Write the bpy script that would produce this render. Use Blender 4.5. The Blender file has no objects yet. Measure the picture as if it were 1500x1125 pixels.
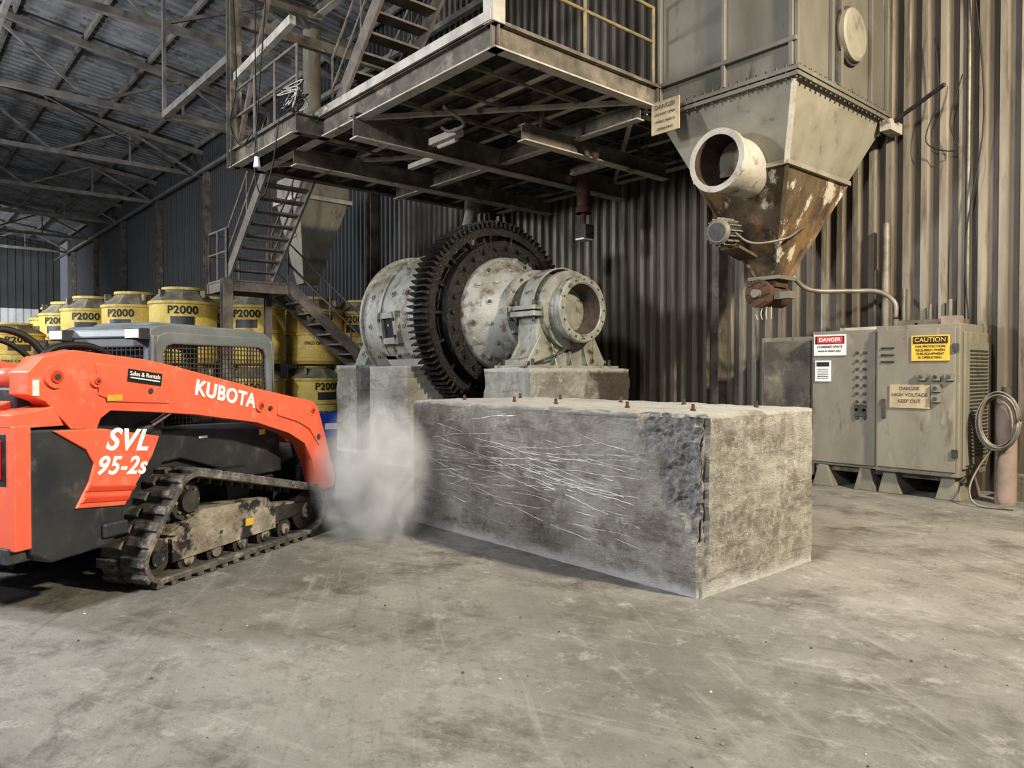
import bpy, bmesh, math, random
from mathutils import Vector, Matrix, noise
random.seed(7)
V=Vector
SC=bpy.context.scene
COL=SC.collection
# ------------------------------------------------------------------ materials
def nt(name):
    m=bpy.data.materials.new(name); m.use_nodes=True
    return m,m.node_tree.nodes,m.node_tree.links,m.node_tree.nodes['Principled BSDF']
def c4(c): return (c[0],c[1],c[2],1)
def mixc(N,L,fac,a,b):
    n=N.new('ShaderNodeMix'); n.data_type='RGBA'
    if isinstance(fac,(int,float)): n.inputs[0].default_value=fac
    else: L.new(fac,n.inputs[0])
    for i,x in ((6,a),(7,b)):
        if isinstance(x,tuple): n.inputs[i].default_value=c4(x)
        else: L.new(x,n.inputs[i])
    return n.outputs[2]
def ramp(N,L,src,a,b):
    r=N.new('ShaderNodeMapRange'); r.clamp=True
    L.new(src,r.inputs[0]); r.inputs[1].default_value=a; r.inputs[2].default_value=b
    return r.outputs[0]
def noi(N,L,co,scale,detail=6,rough=.6,dist=0):
    n=N.new('ShaderNodeTexNoise'); n.inputs['Scale'].default_value=scale
    n.inputs['Detail'].default_value=detail; n.inputs['Roughness'].default_value=rough
    n.inputs['Distortion'].default_value=dist
    L.new(co,n.inputs['Vector']); return n.outputs['Fac']
def coord(N,L,stretch=(1,1,1),off=(0,0,0)):
    t=N.new('ShaderNodeTexCoord'); m=N.new('ShaderNodeMapping')
    m.inputs['Scale'].default_value=stretch; m.inputs['Location'].default_value=off
    L.new(t.outputs['Object'],m.inputs['Vector']); return m.outputs[0]
def math_(N,L,op,a,b=None):
    n=N.new('ShaderNodeMath'); n.operation=op
    for i,x in enumerate((a,b)):
        if x is None: continue
        if isinstance(x,(int,float)): n.inputs[i].default_value=x
        else: L.new(x,n.inputs[i])
    return n.outputs[0]
def bumpn(N,L,P,h,strength,dist=.02):
    b=N.new('ShaderNodeBump'); b.inputs['Strength'].default_value=strength
    b.inputs['Distance'].default_value=dist
    L.new(h,b.inputs['Height']); L.new(b.outputs[0],P.inputs['Normal'])
def mat(name,c1,c2=None,scale=2.5,rough=.75,metal=0.,bump=.25,c3=None,s3=7,t3=(.55,.62),t2=(.38,.62),stretch=(1,1,1),bs=25,c4_=None,s4=3,t4=(.58,.64)):
    m,N,L,P=nt(name)
    co=coord(N,L,stretch)
    col=c1
    if c2: col=mixc(N,L,ramp(N,L,noi(N,L,co,scale),t2[0],t2[1]),c1,c2)
    if c3: col=mixc(N,L,ramp(N,L,noi(N,L,co,s3,8,.65),t3[0],t3[1]),col,c3)
    if c4_: col=mixc(N,L,ramp(N,L,noi(N,L,coord(N,L,stretch,(5,3,9)),s4,9,.7),t4[0],t4[1]),col,c4_)
    if isinstance(col,tuple): P.inputs['Base Color'].default_value=c4(col)
    else: L.new(col,P.inputs['Base Color'])
    P.inputs['Roughness'].default_value=rough; P.inputs['Metallic'].default_value=metal
    if bump: bumpn(N,L,P,noi(N,L,co,bs,4),bump)
    return m
ORANGE=mat('orange_paint',(.80,.165,.09),(.72,.14,.078),1.5,.42,0,.03,c3=(.50,.27,.19),s3=9,t3=(.56,.74))
ORANGE_D=mat('orange_dark',(.62,.075,.035),(.5,.06,.03),2,.4,0,.03)
BLACKP=mat('black_paint_dusty',(.022,.027,.035),(.045,.048,.052),2.5,.5,0,.05,c3=(.14,.135,.12),s3=5,t3=(.58,.82))
GREYP=mat('cab_grey_paint',(.17,.19,.20),(.12,.135,.145),3,.5,0,.05)
RUBBER=mat('track_rubber',(.05,.048,.045),(.14,.13,.115),6,.85,0,.4,c3=(.28,.26,.22),s3=10,t3=(.52,.68))
MUD=mat('mud_caked_steel',(.20,.18,.145),(.36,.33,.28),6,.95,0,.9,c3=(.03,.03,.035),s3=4,t3=(.50,.56))
DARKST=mat('dark_steel_and_gap',(.04,.04,.042),(.09,.08,.07),6,.6,.3,.3)
CHROME=mat('chrome_rod',(.7,.7,.7),None,1,.15,1,0)
GLASS=mat('dark_glass',(.015,.02,.022),None,1,.08,0,0)
WHITE=mat('white_lettering',(.88,.88,.86),None,1,.5,0,0)
BLACKT=mat('black_lettering_and_hole',(.01,.01,.01),None,1,.6,0,0)
CHALK=mat('chalky_scratch',(.62,.61,.58),(.42,.41,.38),14,.9,0,0)
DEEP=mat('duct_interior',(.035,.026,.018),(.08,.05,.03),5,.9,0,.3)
THROAT=mat('throat_interior',(.07,.055,.045),(.13,.10,.08),5,.7,0,.3)
RED=mat('red_lens',(.5,.01,.01),None,1,.25,0,0)
REDS=mat('red_sign',(.55,.03,.02),None,1,.5,0,0)
YELS=mat('yellow_sign',(.70,.44,.04),(.55,.36,.05),8,.6,0,.05)
TANS=mat('tan_sign',(.42,.34,.22),(.33,.27,.18),8,.7,0,.05)
WHS=mat('white_sign',(.75,.75,.72),(.6,.6,.57),8,.6,0,.05)
STEEL=mat('platform_steel',(.085,.074,.06),(.17,.148,.12),3,.8,.1,.35,c3=(.30,.265,.21),s3=2.2,t3=(.54,.7))
STEELL=mat('dusty_light_steel',(.32,.30,.26),(.45,.42,.375),3,.85,.0,.3,c3=(.12,.10,.08),s3=4,t3=(.57,.68))
STAIRM=mat('stair_steel',(.12,.105,.09),(.19,.165,.14),4,.8,.1,.3)
RAILY=mat('worn_yellow_rail',(.25,.19,.08),(.14,.12,.09),4,.7,0,.2)
DRUMM=mat('mill_shell_paint',(.33,.33,.295),(.225,.22,.19),2.0,.5,.1,.5,c3=(.10,.065,.038),s3=3.5,t3=(.52,.66),c4_=(.45,.45,.41),s4=8,t4=(.58,.75))
GEARM=mat('greased_gear',(.004,.0038,.0035),(.012,.0095,.0075),8,.22,.0,1.0,c3=(.04,.028,.018),s3=14,t3=(.66,.76),bs=30)
BEARM=mat('bearing_casting',(.33,.33,.295),(.22,.22,.19),4,.5,.2,.3,c3=(.08,.05,.028),s3=5,t3=(.55,.66))
RUST=mat('rusty_pipe',(.12,.062,.035),(.07,.04,.025),8,.85,.1,.5)
COLLG=mat('collector_grey_paint',(.175,.165,.14),(.13,.12,.10),1.2,.6,.1,.1,c3=(.26,.24,.195),s3=3,t3=(.6,.75),stretch=(1,1,.4),c4_=(.07,.055,.04),s4=5,t4=(.60,.72))
COLLL=mat('collector_hopper_paint',(.29,.275,.225),(.225,.21,.165),2,.55,.1,.15,c3=(.15,.11,.07),s3=4,t3=(.6,.72))
RUSTH=mat('rusted_hopper',(.13,.095,.06),(.065,.047,.03),2.6,.85,.1,.6,c3=(.20,.13,.065),s3=2.2,t3=(.50,.62),stretch=(1,1,.6),c4_=(.50,.46,.37),s4=2.6,t4=(.56,.61))
CABG=mat('cabinet_grey',(.225,.21,.165),(.165,.15,.118),2,.6,.1,.08,c3=(.30,.28,.22),s3=4,t3=(.56,.72),stretch=(1,1,.35),c4_=(.09,.072,.05),s4=4,t4=(.57,.70))
YBIN=mat('yellow_bin',(.60,.45,.11),(.45,.335,.09),3,.6,0,.15,c3=(.64,.56,.30),s3=5,t3=(.55,.7))
GBIN=mat('bin_lid_grey',(.13,.12,.095),(.26,.23,.16),4,.7,0,.2)
BLUE=mat('blue_plastic',(.02,.09,.45),(.015,.06,.3),4,.5,0,.05)
ROOFM=mat('roof_deck',(.22,.225,.235),(.15,.153,.16),1.2,.7,.2,.1,c3=(.09,.09,.09),s3=2)
TRUSSM=mat('truss_steel',(.20,.19,.175),(.13,.12,.11),3,.8,.1,.2)
TANKM=mat('pink_primer_tank',(.27,.205,.17),(.20,.155,.13),5,.6,0,.1)
CABLE=mat('cable_black',(.015,.015,.015),None,1,.6,0,0)
CONDUIT=mat('conduit',(.22,.20,.17),(.14,.125,.10),5,.5,.3,.1)
PALE=mat('pale_far_cladding',(.65,.66,.66),(.45,.46,.46),.3,.8,0,0)
DKCLAD=mat('dark_far_cladding',(.07,.072,.075),(.05,.05,.052),.3,.8,0,0)
def wallmat():
    m,N,L,P=nt('corrugated_wall_cladding')
    co=coord(N,L,(1,1,.10)); co2=coord(N,L)
    a=mixc(N,L,ramp(N,L,noi(N,L,co,2.2,8,.65),.38,.66),(.13,.112,.088),(.28,.252,.205))
    a=mixc(N,L,ramp(N,L,noi(N,L,co,8,8,.7),.52,.70),a,(.05,.038,.027))
    a=mixc(N,L,ramp(N,L,noi(N,L,coord(N,L,(1,1,.05),(7,0,3)),5,6,.7),.60,.70),a,(.38,.35,.29))
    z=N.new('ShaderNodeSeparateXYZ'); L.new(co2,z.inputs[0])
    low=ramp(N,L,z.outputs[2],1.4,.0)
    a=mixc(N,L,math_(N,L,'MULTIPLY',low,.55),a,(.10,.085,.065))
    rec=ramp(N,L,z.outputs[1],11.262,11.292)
    a=mixc(N,L,math_(N,L,'MULTIPLY',rec,.7),a,(.05,.039,.029))  # valleys between ribs darkened in the colour, standing in for groove shade
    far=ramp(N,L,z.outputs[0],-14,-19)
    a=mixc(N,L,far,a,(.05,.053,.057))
    L.new(a,P.inputs['Base Color']); P.inputs['Roughness'].default_value=.55; P.inputs['Metallic'].default_value=.15
    bumpn(N,L,P,noi(N,L,co2,6,4),.15)
    return m
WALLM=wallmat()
def floormat():
    m,N,L,P=nt('dusty_concrete_floor')
    co=coord(N,L)
    a=mixc(N,L,ramp(N,L,noi(N,L,co,.45,9,.65,.3),.38,.62),(.175,.168,.153),(.315,.306,.283))
    a=mixc(N,L,ramp(N,L,noi(N,L,co,1.7,12,.75,.2),.49,.65),a,(.125,.116,.10))
    a=mixc(N,L,ramp(N,L,noi(N,L,co,3.7,12,.8,.1),.54,.68),a,(.42,.41,.385))
    a=mixc(N,L,ramp(N,L,noi(N,L,co,22,8,.8),.55,.70),a,(.115,.107,.094))
    a=mixc(N,L,ramp(N,L,noi(N,L,coord(N,L,(1,1,1),(3,8,1)),45,8,.8),.60,.70),a,(.50,.49,.46))
    for ang,sc,off in ((.55,1.6,(0,0,0)),(-.35,1.3,(6,2,0))):
        r=N.new('ShaderNodeVectorRotate'); r.rotation_type='Z_AXIS'; r.inputs['Angle'].default_value=ang; L.new(co,r.inputs['Vector'])
        mp=N.new('ShaderNodeMapping'); mp.inputs['Scale'].default_value=(.3,3.4,1); mp.inputs['Location'].default_value=off; L.new(r.outputs[0],mp.inputs['Vector'])
        n=noi(N,L,mp.outputs[0],sc,9,.78,.15)
        a=mixc(N,L,math_(N,L,'MULTIPLY',ramp(N,L,n,.56,.68),.45),a,(.44,.43,.40))
        a=mixc(N,L,math_(N,L,'MULTIPLY',ramp(N,L,n,.44,.34),.45),a,(.11,.10,.088))
    v=N.new('ShaderNodeTexVoronoi'); v.feature='DISTANCE_TO_EDGE'; v.inputs['Scale'].default_value=.28
    n3=N.new('ShaderNodeTexNoise'); n3.inputs['Scale'].default_value=1.3; n3.inputs['Detail'].default_value=6
    L.new(co,n3.inputs['Vector'])
    mx=N.new('ShaderNodeMix'); mx.data_type='VECTOR'; mx.inputs[0].default_value=.25
    L.new(co,mx.inputs[4]); L.new(n3.outputs['Color'],mx.inputs[5]); L.new(mx.outputs[1],v.inputs['Vector'])
    cr=ramp(N,L,v.outputs['Distance'],.003,.0)
    a=mixc(N,L,math_(N,L,'MULTIPLY',cr,.3),a,(.10,.09,.08))
    L.new(a,P.inputs['Base Color']); P.inputs['Roughness'].default_value=.8
    h=math_(N,L,'ADD',noi(N,L,co,7,12,.8),math_(N,L,'MULTIPLY',noi(N,L,co,60,4,.7),.4))
    bumpn(N,L,P,h,.8,.04)
    return m
FLOORM=floormat()
def concmat(name,scrib=True,zt=1.3,chip=False,oil=False):
    m,N,L,P=nt(name)
    co=coord(N,L); st=coord(N,L,(.6,.6,3.0))
    g=N.new('ShaderNodeNewGeometry'); gs=N.new('ShaderNodeSeparateXYZ'); L.new(g.outputs['True Normal'],gs.inputs[0])
    a=mixc(N,L,ramp(N,L,noi(N,L,co,1.4,9,.68,.3),.40,.60),(.22,.205,.175),(.40,.385,.345))
    a=mixc(N,L,ramp(N,L,noi(N,L,st,2.6,12,.78,.3),.52,.68),a,(.15,.133,.11))
    a=mixc(N,L,ramp(N,L,noi(N,L,co,5,12,.85),.53,.66),a,(.54,.53,.495))
    a=mixc(N,L,ramp(N,L,noi(N,L,co,38,6,.7),.60,.72),a,(.11,.10,.085))
    z=N.new('ShaderNodeSeparateXYZ'); L.new(co,z.inputs[0])
    if scrib:
        w=coord(N,L,(.5,.5,2.6),(2,2,2))
        sm=ramp(N,L,noi(N,L,w,2.4,12,.8,.2),.55,.68)
        a=mixc(N,L,math_(N,L,'MULTIPLY',sm,.75),a,(.58,.57,.54))
        dk=ramp(N,L,noi(N,L,coord(N,L,(1,1,1.6),(8,4,1)),1.7,11,.8,.1),.53,.63)
        a=mixc(N,L,math_(N,L,'MULTIPLY',dk,.7),a,(.12,.102,.08))
        fr=math_(N,L,'FRACT',math_(N,L,'MULTIPLY',z.outputs[2],3.6))
        ln=math_(N,L,'MULTIPLY',ramp(N,L,math_(N,L,'ABSOLUTE',math_(N,L,'SUBTRACT',fr,.5)),.03,.0),ramp(N,L,noi(N,L,co,2.2,5),.45,.6))
        a=mixc(N,L,math_(N,L,'MULTIPLY',ln,.6),a,(.08,.07,.058))
        side=ramp(N,L,gs.outputs[0],.5,.8)
        sp=ramp(N,L,noi(N,L,coord(N,L,(1,1,1),(3,1,5)),9,12,.85,.1),.50,.60)
        a=mixc(N,L,math_(N,L,'MULTIPLY',math_(N,L,'MULTIPLY',sp,side),.75),a,(.56,.53,.47))
    if chip:
        at=N.new('ShaderNodeAttribute'); at.attribute_name='chip'
        cc=mixc(N,L,ramp(N,L,noi(N,L,co,22,8,.8),.40,.60),(.15,.147,.14),(.38,.37,.355))
        a=mixc(N,L,at.outputs['Fac'],a,cc)
    if oil:
        om=ramp(N,L,math_(N,L,'ADD',z.outputs[1],math_(N,L,'MULTIPLY',noi(N,L,co,4,8,.7),1.4)),9.05,9.35)
        a=mixc(N,L,math_(N,L,'MULTIPLY',om,.85),a,(.045,.03,.02))
    nz=noi(N,L,co,6,8,.7)
    foot=ramp(N,L,math_(N,L,'ADD',z.outputs[2],math_(N,L,'MULTIPLY',nz,-.20)),.0,-.08)
    a=mixc(N,L,foot,a,(.60,.60,.58))
    topz=ramp(N,L,math_(N,L,'ADD',z.outputs[2],math_(N,L,'MULTIPLY',nz,.10)),zt+.01,zt+.07)
    a=mixc(N,L,math_(N,L,'MULTIPLY',topz,.8),a,(.48,.475,.45))
    L.new(a,P.inputs['Base Color']); P.inputs['Roughness'].default_value=.92
    h=math_(N,L,'ADD',noi(N,L,co,12,12,.85),math_(N,L,'MULTIPLY',noi(N,L,st,50,5,.7),.5))
    bumpn(N,L,P,h,.9,.035)
    return m
CONC=concmat('weathered_concrete',chip=True)
CONCP=concmat('stained_pedestal_concrete',scrib=False,zt=1.7)
# ------------------------------------------------------------------ builder
class B:
    def __init__(s): s.bm=bmesh.new(); s.mats=[]
    def mi(s,m):
        if m not in s.mats: s.mats.append(m)
        return s.mats.index(m)
    def face(s,vs,m,smooth=False):
        try: f=s.bm.faces.new(vs)
        except ValueError: return
        f.material_index=s.mi(m); f.smooth=smooth; return f
    def vs(s,pts): return [s.bm.verts.new(p) for p in pts]
    def obox(s,c,ax,ay,az,m):
        c=V(c); ax=V(ax);ay=V(ay);az=V(az)
        p=s.vs([c+ax*i+ay*j+az*k for k in(-1,1) for j in(-1,1) for i in(-1,1)])
        for q in ((0,2,3,1),(4,5,7,6),(0,1,5,4),(2,6,7,3),(0,4,6,2),(1,3,7,5)): s.face([p[i] for i in q],m)
    def box(s,x0,x1,y0,y1,z0,z1,m):
        s.obox(((x0+x1)/2,(y0+y1)/2,(z0+z1)/2),((x1-x0)/2,0,0),(0,(y1-y0)/2,0),(0,0,(z1-z0)/2),m)
    def frame(s,p0,p1):
        p0=V(p0);p1=V(p1);d=(p1-p0);l=d.length;d.normalize()
        sd=d.cross(V((0,0,1)))
        if sd.length<.01: sd=V((0,1,0))
        sd.normalize(); up=sd.cross(d); return p0,p1,d,l,sd,up
    def beam(s,p0,p1,w,h,m):
        p0,p1,d,l,sd,up=s.frame(p0,p1)
        s.obox((p0+p1)/2,d*l/2,sd*w/2,up*h/2,m)
    def ibeam(s,p0,p1,w,h,m,t=.018,m2=None):
        p0,p1,d,l,sd,up=s.frame(p0,p1); c=(p0+p1)/2
        s.obox(c,d*l/2,sd*t/2,up*(h/2-t),m)
        s.obox(c+up*(h/2-t/2),d*l/2,sd*w/2,up*t/2,m)
        s.obox(c-up*(h/2-t/2),d*l/2,sd*w/2,up*t/2,m2 or m)
    def cyl(s,p0,p1,r0,m,r1=None,seg=24,caps=True,smooth=True,m2=None):
        if r1 is None:r1=r0
        p0,p1,d,l,sd,up=s.frame(p0,p1)
        ang=[2*math.pi*i/seg for i in range(seg)]
        dirs=[sd*math.cos(a)+up*math.sin(a) for a in ang]
        a=s.vs([p0+q*r0 for q in dirs]); b=s.vs([p1+q*r1 for q in dirs])
        for i in range(seg):
            j=(i+1)%seg; s.face([a[i],a[j],b[j],b[i]],m,smooth)
        if caps:
            s.face(s.vs([p0+q*r0 for q in dirs])[::-1],m2 or m); s.face(s.vs([p1+q*r1 for q in dirs]),m2 or m)
    def lathe(s,prof,o,axis,m,seg=48,smooth=True):
        o=V(o)
        if axis=='x': A,U,W=V((1,0,0)),V((0,1,0)),V((0,0,1))
        elif axis=='y': A,U,W=V((0,1,0)),V((0,0,1)),V((1,0,0))
        else: A,U,W=V((0,0,1)),V((1,0,0)),V((0,1,0))
        dirs=[U*math.cos(2*math.pi*i/seg)+W*math.sin(2*math.pi*i/seg) for i in range(seg)]
        for (r0,h0),(r1,h1) in zip(prof,prof[1:]):
            a=s.vs([o+A*h0+q*r0 for q in dirs]); b=s.vs([o+A*h1+q*r1 for q in dirs])
            for i in range(seg):
                j=(i+1)%seg
                s.face([a[i],a[j],b[j],b[i]],m,smooth)
    def prism(s,pts,f,a0,a1,m,smooth_side=False):
        A=s.vs([f(p,a0) for p in pts]); C=s.vs([f(p,a1) for p in pts]); n=len(pts)
        s.face(A[::-1],m); s.face(C,m)
        for i in range(n):
            j=(i+1)%n; s.face([A[i],A[j],C[j],C[i]],m)
    def tube(s,pts,r,m,seg=8,sub=6):
        P=[V(p) for p in pts]
        if sub and len(P)>2:
            Q=[]
            E=[P[0]*2-P[1]]+P+[P[-1]*2-P[-2]]
            for i in range(1,len(E)-2):
                for k in range(sub):
                    t=k/sub
                    a,b,c,d=E[i-1],E[i],E[i+1],E[i+2]
                    Q.append(.5*((2*b)+(c-a)*t+(2*a-5*b+4*c-d)*t*t+(3*b-a-3*c+d)*t**3))
            Q.append(P[-1]); P=Q
        rings=[]
        ref=None
        for i,p in enumerate(P):
            d=(P[min(i+1,len(P)-1)]-P[max(i-1,0)]).normalized()
            if ref is None:
                ref=d.orthogonal().normalized()
            ref=(ref-d*ref.dot(d)).normalized(); w=d.cross(ref)
            rings.append(s.vs([p+(ref*math.cos(2*math.pi*k/seg)+w*math.sin(2*math.pi*k/seg))*r for k in range(seg)]))
        for a,b in zip(rings,rings[1:]):
            for k in range(seg):
                j=(k+1)%seg; s.face([a[k],a[j],b[j],b[k]],m,True)
        s.face(rings[0][::-1],m); s.face(rings[-1],m)
    def obj(s,name,parent=None,bevel=0,bseg=2):
        bmesh.ops.recalc_face_normals(s.bm,faces=s.bm.faces[:])
        me=bpy.data.meshes.new(name); s.bm.to_mesh(me); s.bm.free()
        for m in s.mats: me.materials.append(m)
        o=bpy.data.objects.new(name,me); COL.objects.link(o)
        if parent: o.parent=parent
        if bevel:
            md=o.modifiers.new('bevel','BEVEL'); md.width=bevel; md.segments=bseg; md.limit_method='ANGLE'; md.angle_limit=math.radians(40)
        return o
def empty(name,loc=(0,0,0),rz=0):
    e=bpy.data.objects.new(name,None); COL.objects.link(e); e.location=loc; e.rotation_euler=(0,0,rz); return e
def text(s,size,loc,rot,m,name,parent=None,ext=.002,bold=0,align='CENTER',bendR=None,shear=0,spacing=1):
    cu=bpy.data.curves.new(name,'FONT'); cu.body=s; cu.size=size; cu.extrude=ext; cu.offset=bold
    cu.align_x=align; cu.align_y='CENTER'; cu.shear=shear; cu.space_character=spacing
    o=bpy.data.objects.new(name+'_c',cu); COL.objects.link(o)
    bpy.context.view_layer.update()
    me=bpy.data.meshes.new_from_object(o); COL.objects.unlink(o); bpy.data.objects.remove(o)
    me.materials.clear(); me.materials.append(m)
    if bendR:
        for v in me.vertices:
            a=v.co.x/bendR; R=bendR+v.co.z
            v.co=V((R*math.sin(a),v.co.y,R*math.cos(a)))
    n=bpy.data.objects.new(name,me); COL.objects.link(n)
    n.location=loc; n.rotation_euler=rot
    if parent: n.parent=parent
    return n
R90=math.radians(90)
# ------------------------------------------------------------------ room shell
b=B(); b.box(-70,12,-18,11.6,-.2,0,FLOORM); b.obj('floor')
def corrug(b,x0,x1,pitch,depth,f,m):
    x=x0; prof=[]
    while x<x1:
        prof+= [(x,0),(x+pitch*.42,0),(x+pitch*.54,depth),(x+pitch*.88,depth)]; x+=pitch
    A=b.vs([f(px,o,0) for px,o in prof]); C=b.vs([f(px,o,1) for px,o in prof])
    for i in range(len(prof)-1): b.face([A[i],A[i+1],C[i+1],C[i]],m)
WY=11.3
b=B()
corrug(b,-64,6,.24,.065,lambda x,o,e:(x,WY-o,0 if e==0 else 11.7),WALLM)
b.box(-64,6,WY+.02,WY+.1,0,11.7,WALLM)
b.obj('wall_back')
b=B()
corrug(b,-18,11.5,.5,.08,lambda y,o,e:(-68+o,y,0 if e==0 else 6.5),PALE)
corrug(b,-18,11.5,.5,.08,lambda y,o,e:(-68+o,y,6.5 if e==0 else 16),DKCLAD)
b.obj('wall_left')
def roofz(y): return 11.7+.13*(WY-y)
b=B()
corrug(b,-68,6,.4,.07,lambda x,o,e:(x,-18 if e==0 else 11.5,(roofz(-18) if e==0 else roofz(11.5))+o),ROOFM)
b.obj('ceiling')
b=B()
for X in range(-62,-3,7):
    zb=10.35
    b.beam((X,WY-.05,zb),(X,-17,zb),.18,.18,TRUSSM)
    b.beam((X,WY-.05,roofz(WY)-.35),(X,-17,roofz(-17)-.35),.18,.2,TRUSSM)
    y=WY-.2; k=0
    while y>-14:
        y2=y-2.8
        if k%2==0: b.beam((X,y,zb),(X,y2,roofz(y2)-.4),.09,.09,TRUSSM)
        else: b.beam((X,y,roofz(y)-.4),(X,y2,zb),.09,.09,TRUSSM)
        if k%2==0: b.beam((X,y2,zb),(X,y2,roofz(y2)-.4),.07,.07,TRUSSM)
        y=y2;k+=1
y=WY-.3
while y>-17:
    b.beam((-67,y,roofz(y)-.14),(4,y,roofz(y)-.14),.08,.2,TRUSSM); y-=1.9
for X in range(-62,-16,14):
    b.beam((X,10.8,10.3),(X+7,4,10.3),.07,.07,TRUSSM)
for y in (10.9,2.5,-7): b.beam((-67,y,10.3),(0,y,10.3),.12,.14,TRUSSM)
b.obj('roof_truss')
b=B()
for X in (-7.35,-19,-26,-33,-40,-47,-54,-61):
    b.ibeam((X,WY-.2,0),(X,WY-.2,10.3),.26,.26,STEEL)
b.obj('wall_column')
b=B()
for X in (-34,-46,-58):
    b.ibeam((X,-1.5,0),(X,-1.5,10.3),.35,.35,TRUSSM)
b.obj('building_column')
# ------------------------------------------------------------------ concrete block
def conc_block(name,x0,x1,y0,y1,z1,m,step=.045,chip=True,amp=.010):
    bm=bmesh.new()
    nx=int((x1-x0)/step);ny=int((y1-y0)/step);nz=int(z1/step)
    def grid(f,a,c):
        g=[[bm.verts.new(f(i/a,j/c)) for j in range(c+1)] for i in range(a+1)]
        for i in range(a):
            for j in range(c): bm.faces.new((g[i][j],g[i+1][j],g[i+1][j+1],g[i][j+1]))
    L=lambda a,b_,t:a+(b_-a)*t
    grid(lambda s,t:(L(x0,x1,s),y0,L(0,z1,t)),nx,nz); grid(lambda s,t:(L(x0,x1,s),y1,L(0,z1,t)),nx,nz)
    grid(lambda s,t:(x0,L(y0,y1,s),L(0,z1,t)),ny,nz); grid(lambda s,t:(x1,L(y0,y1,s),L(0,z1,t)),ny,nz)
    grid(lambda s,t:(L(x0,x1,s),L(y0,y1,t),z1),nx,ny)
    bmesh.ops.remove_doubles(bm,verts=bm.verts[:],dist=step*.2)
    bmesh.ops.recalc_face_normals(bm,faces=bm.faces[:])
    cx,cy=(x0+x1)/2,(y0+y1)/2
    lay=bm.verts.layers.float.new('chip')
    for v in bm.verts:
        p=v.co.copy()
        n=noise.noise_vector(p*5)*amp+noise.noise_vector(p*16)*amp*.6
        edges=sum([abs(p.x-x0)<.01 or abs(p.x-x1)<.01, abs(p.y-y0)<.01 or abs(p.y-y1)<.01, abs(p.z-z1)<.01])
        if edges>=2:
            k=.010+.03*max(0,noise.noise(p*4)+.15)
            n+=V((math.copysign(k,cx-p.x) if (abs(p.x-x0)<.01 or abs(p.x-x1)<.01) else 0, math.copysign(k,cy-p.y) if (abs(p.y-y0)<.01 or abs(p.y-y1)<.01) else 0,-k if abs(p.z-z1)<.01 else 0))
        if p.z<.01: n.z=0
        v.co=p+n
        if chip and p.y<y0+.12:
            a=(x1-p.x); c=z1-p.z
            f=1-a/.60-c/1.15+.3*noise.noise(p*5)
            if f>0:
                kk=min(1,f*5)*(.060+.05*noise.noise(p*9)+.04*noise.noise(p*22))
                v.co.y+=max(0,kk)*(1-(p.y-y0)/.12)
                if a<.03: v.co.x-=max(0,kk)*.6
                v[lay]=min(1,f*9)
    me=bpy.data.meshes.new(name); bm.to_mesh(me); bm.free(); me.materials.append(m)
    o=bpy.data.objects.new(name,me); COL.objects.link(o); return o
blk=empty('concrete_block')
o=conc_block('block_body',-6.67,-3.03,4.38,6.02,1.30,CONC,step=.03); o.parent=blk
b=B()
for (x,y) in ((-3.35,4.75),(-3.35,5.65),(-4.0,4.75),(-4.05,5.6),(-4.9,4.8),(-4.8,5.6),(-5.6,4.9),(-5.7,5.65),(-6.3,4.8),(-6.3,5.6)):
    b.cyl((x,y,1.25),(x,y,1.355),.014,RUST,seg=10); b.cyl((x,y,1.3),(x,y,1.318),.021,RUST,seg=6,smooth=False)
b.obj('anchor_bolts',blk)
# scratches gouged along the long face (thin chalky ribbons following the surface)
rs=random.Random(11)
b=B()
def surf(x,z):
    p=V((x,4.38,z)); n=noise.noise_vector(p*5)*.010+noise.noise_vector(p*16)*.006
    return 4.38+n.y-.0035
for k in range(95):
    grp=k%4
    x=rs.uniform(-6.6,-3.9); z=(rs.gauss(.78,.16) if grp else rs.uniform(.2,1.2)); ln=rs.choice((.25,.4,.7,1.1,1.7)); w=rs.choice((.0018,.0026,.0034,.0048))
    slope=rs.uniform(-.22,.10); curv=rs.uniform(-.25,.25); prev=None; n=int(ln/.03); ph=rs.uniform(0,9)
    for i in range(n+1):
        s=i*.03; xx=x+s; zz=z+slope*s+curv*s*(s-ln)*.5+.02*noise.noise(V((xx*3,ph,0)))+.006*noise.noise(V((xx*17,ph,3)))
        if xx>-3.55 or zz>1.22 or zz<.08: break
        ww=w*(.5+.9*abs(noise.noise(V((xx*8,ph,1)))))*min(1,min(i,n-i)/3+.15)
        y=surf(xx,zz)
        cur=b.vs([(xx,y,zz-ww),(xx,y,zz+ww)])
        if prev and noise.noise(V((xx*4,ph,7)))>-.18: b.face([prev[0],cur[0],cur[1],prev[1]],CHALK)
        prev=cur
b.obj('surface_scratches',blk)
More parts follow.
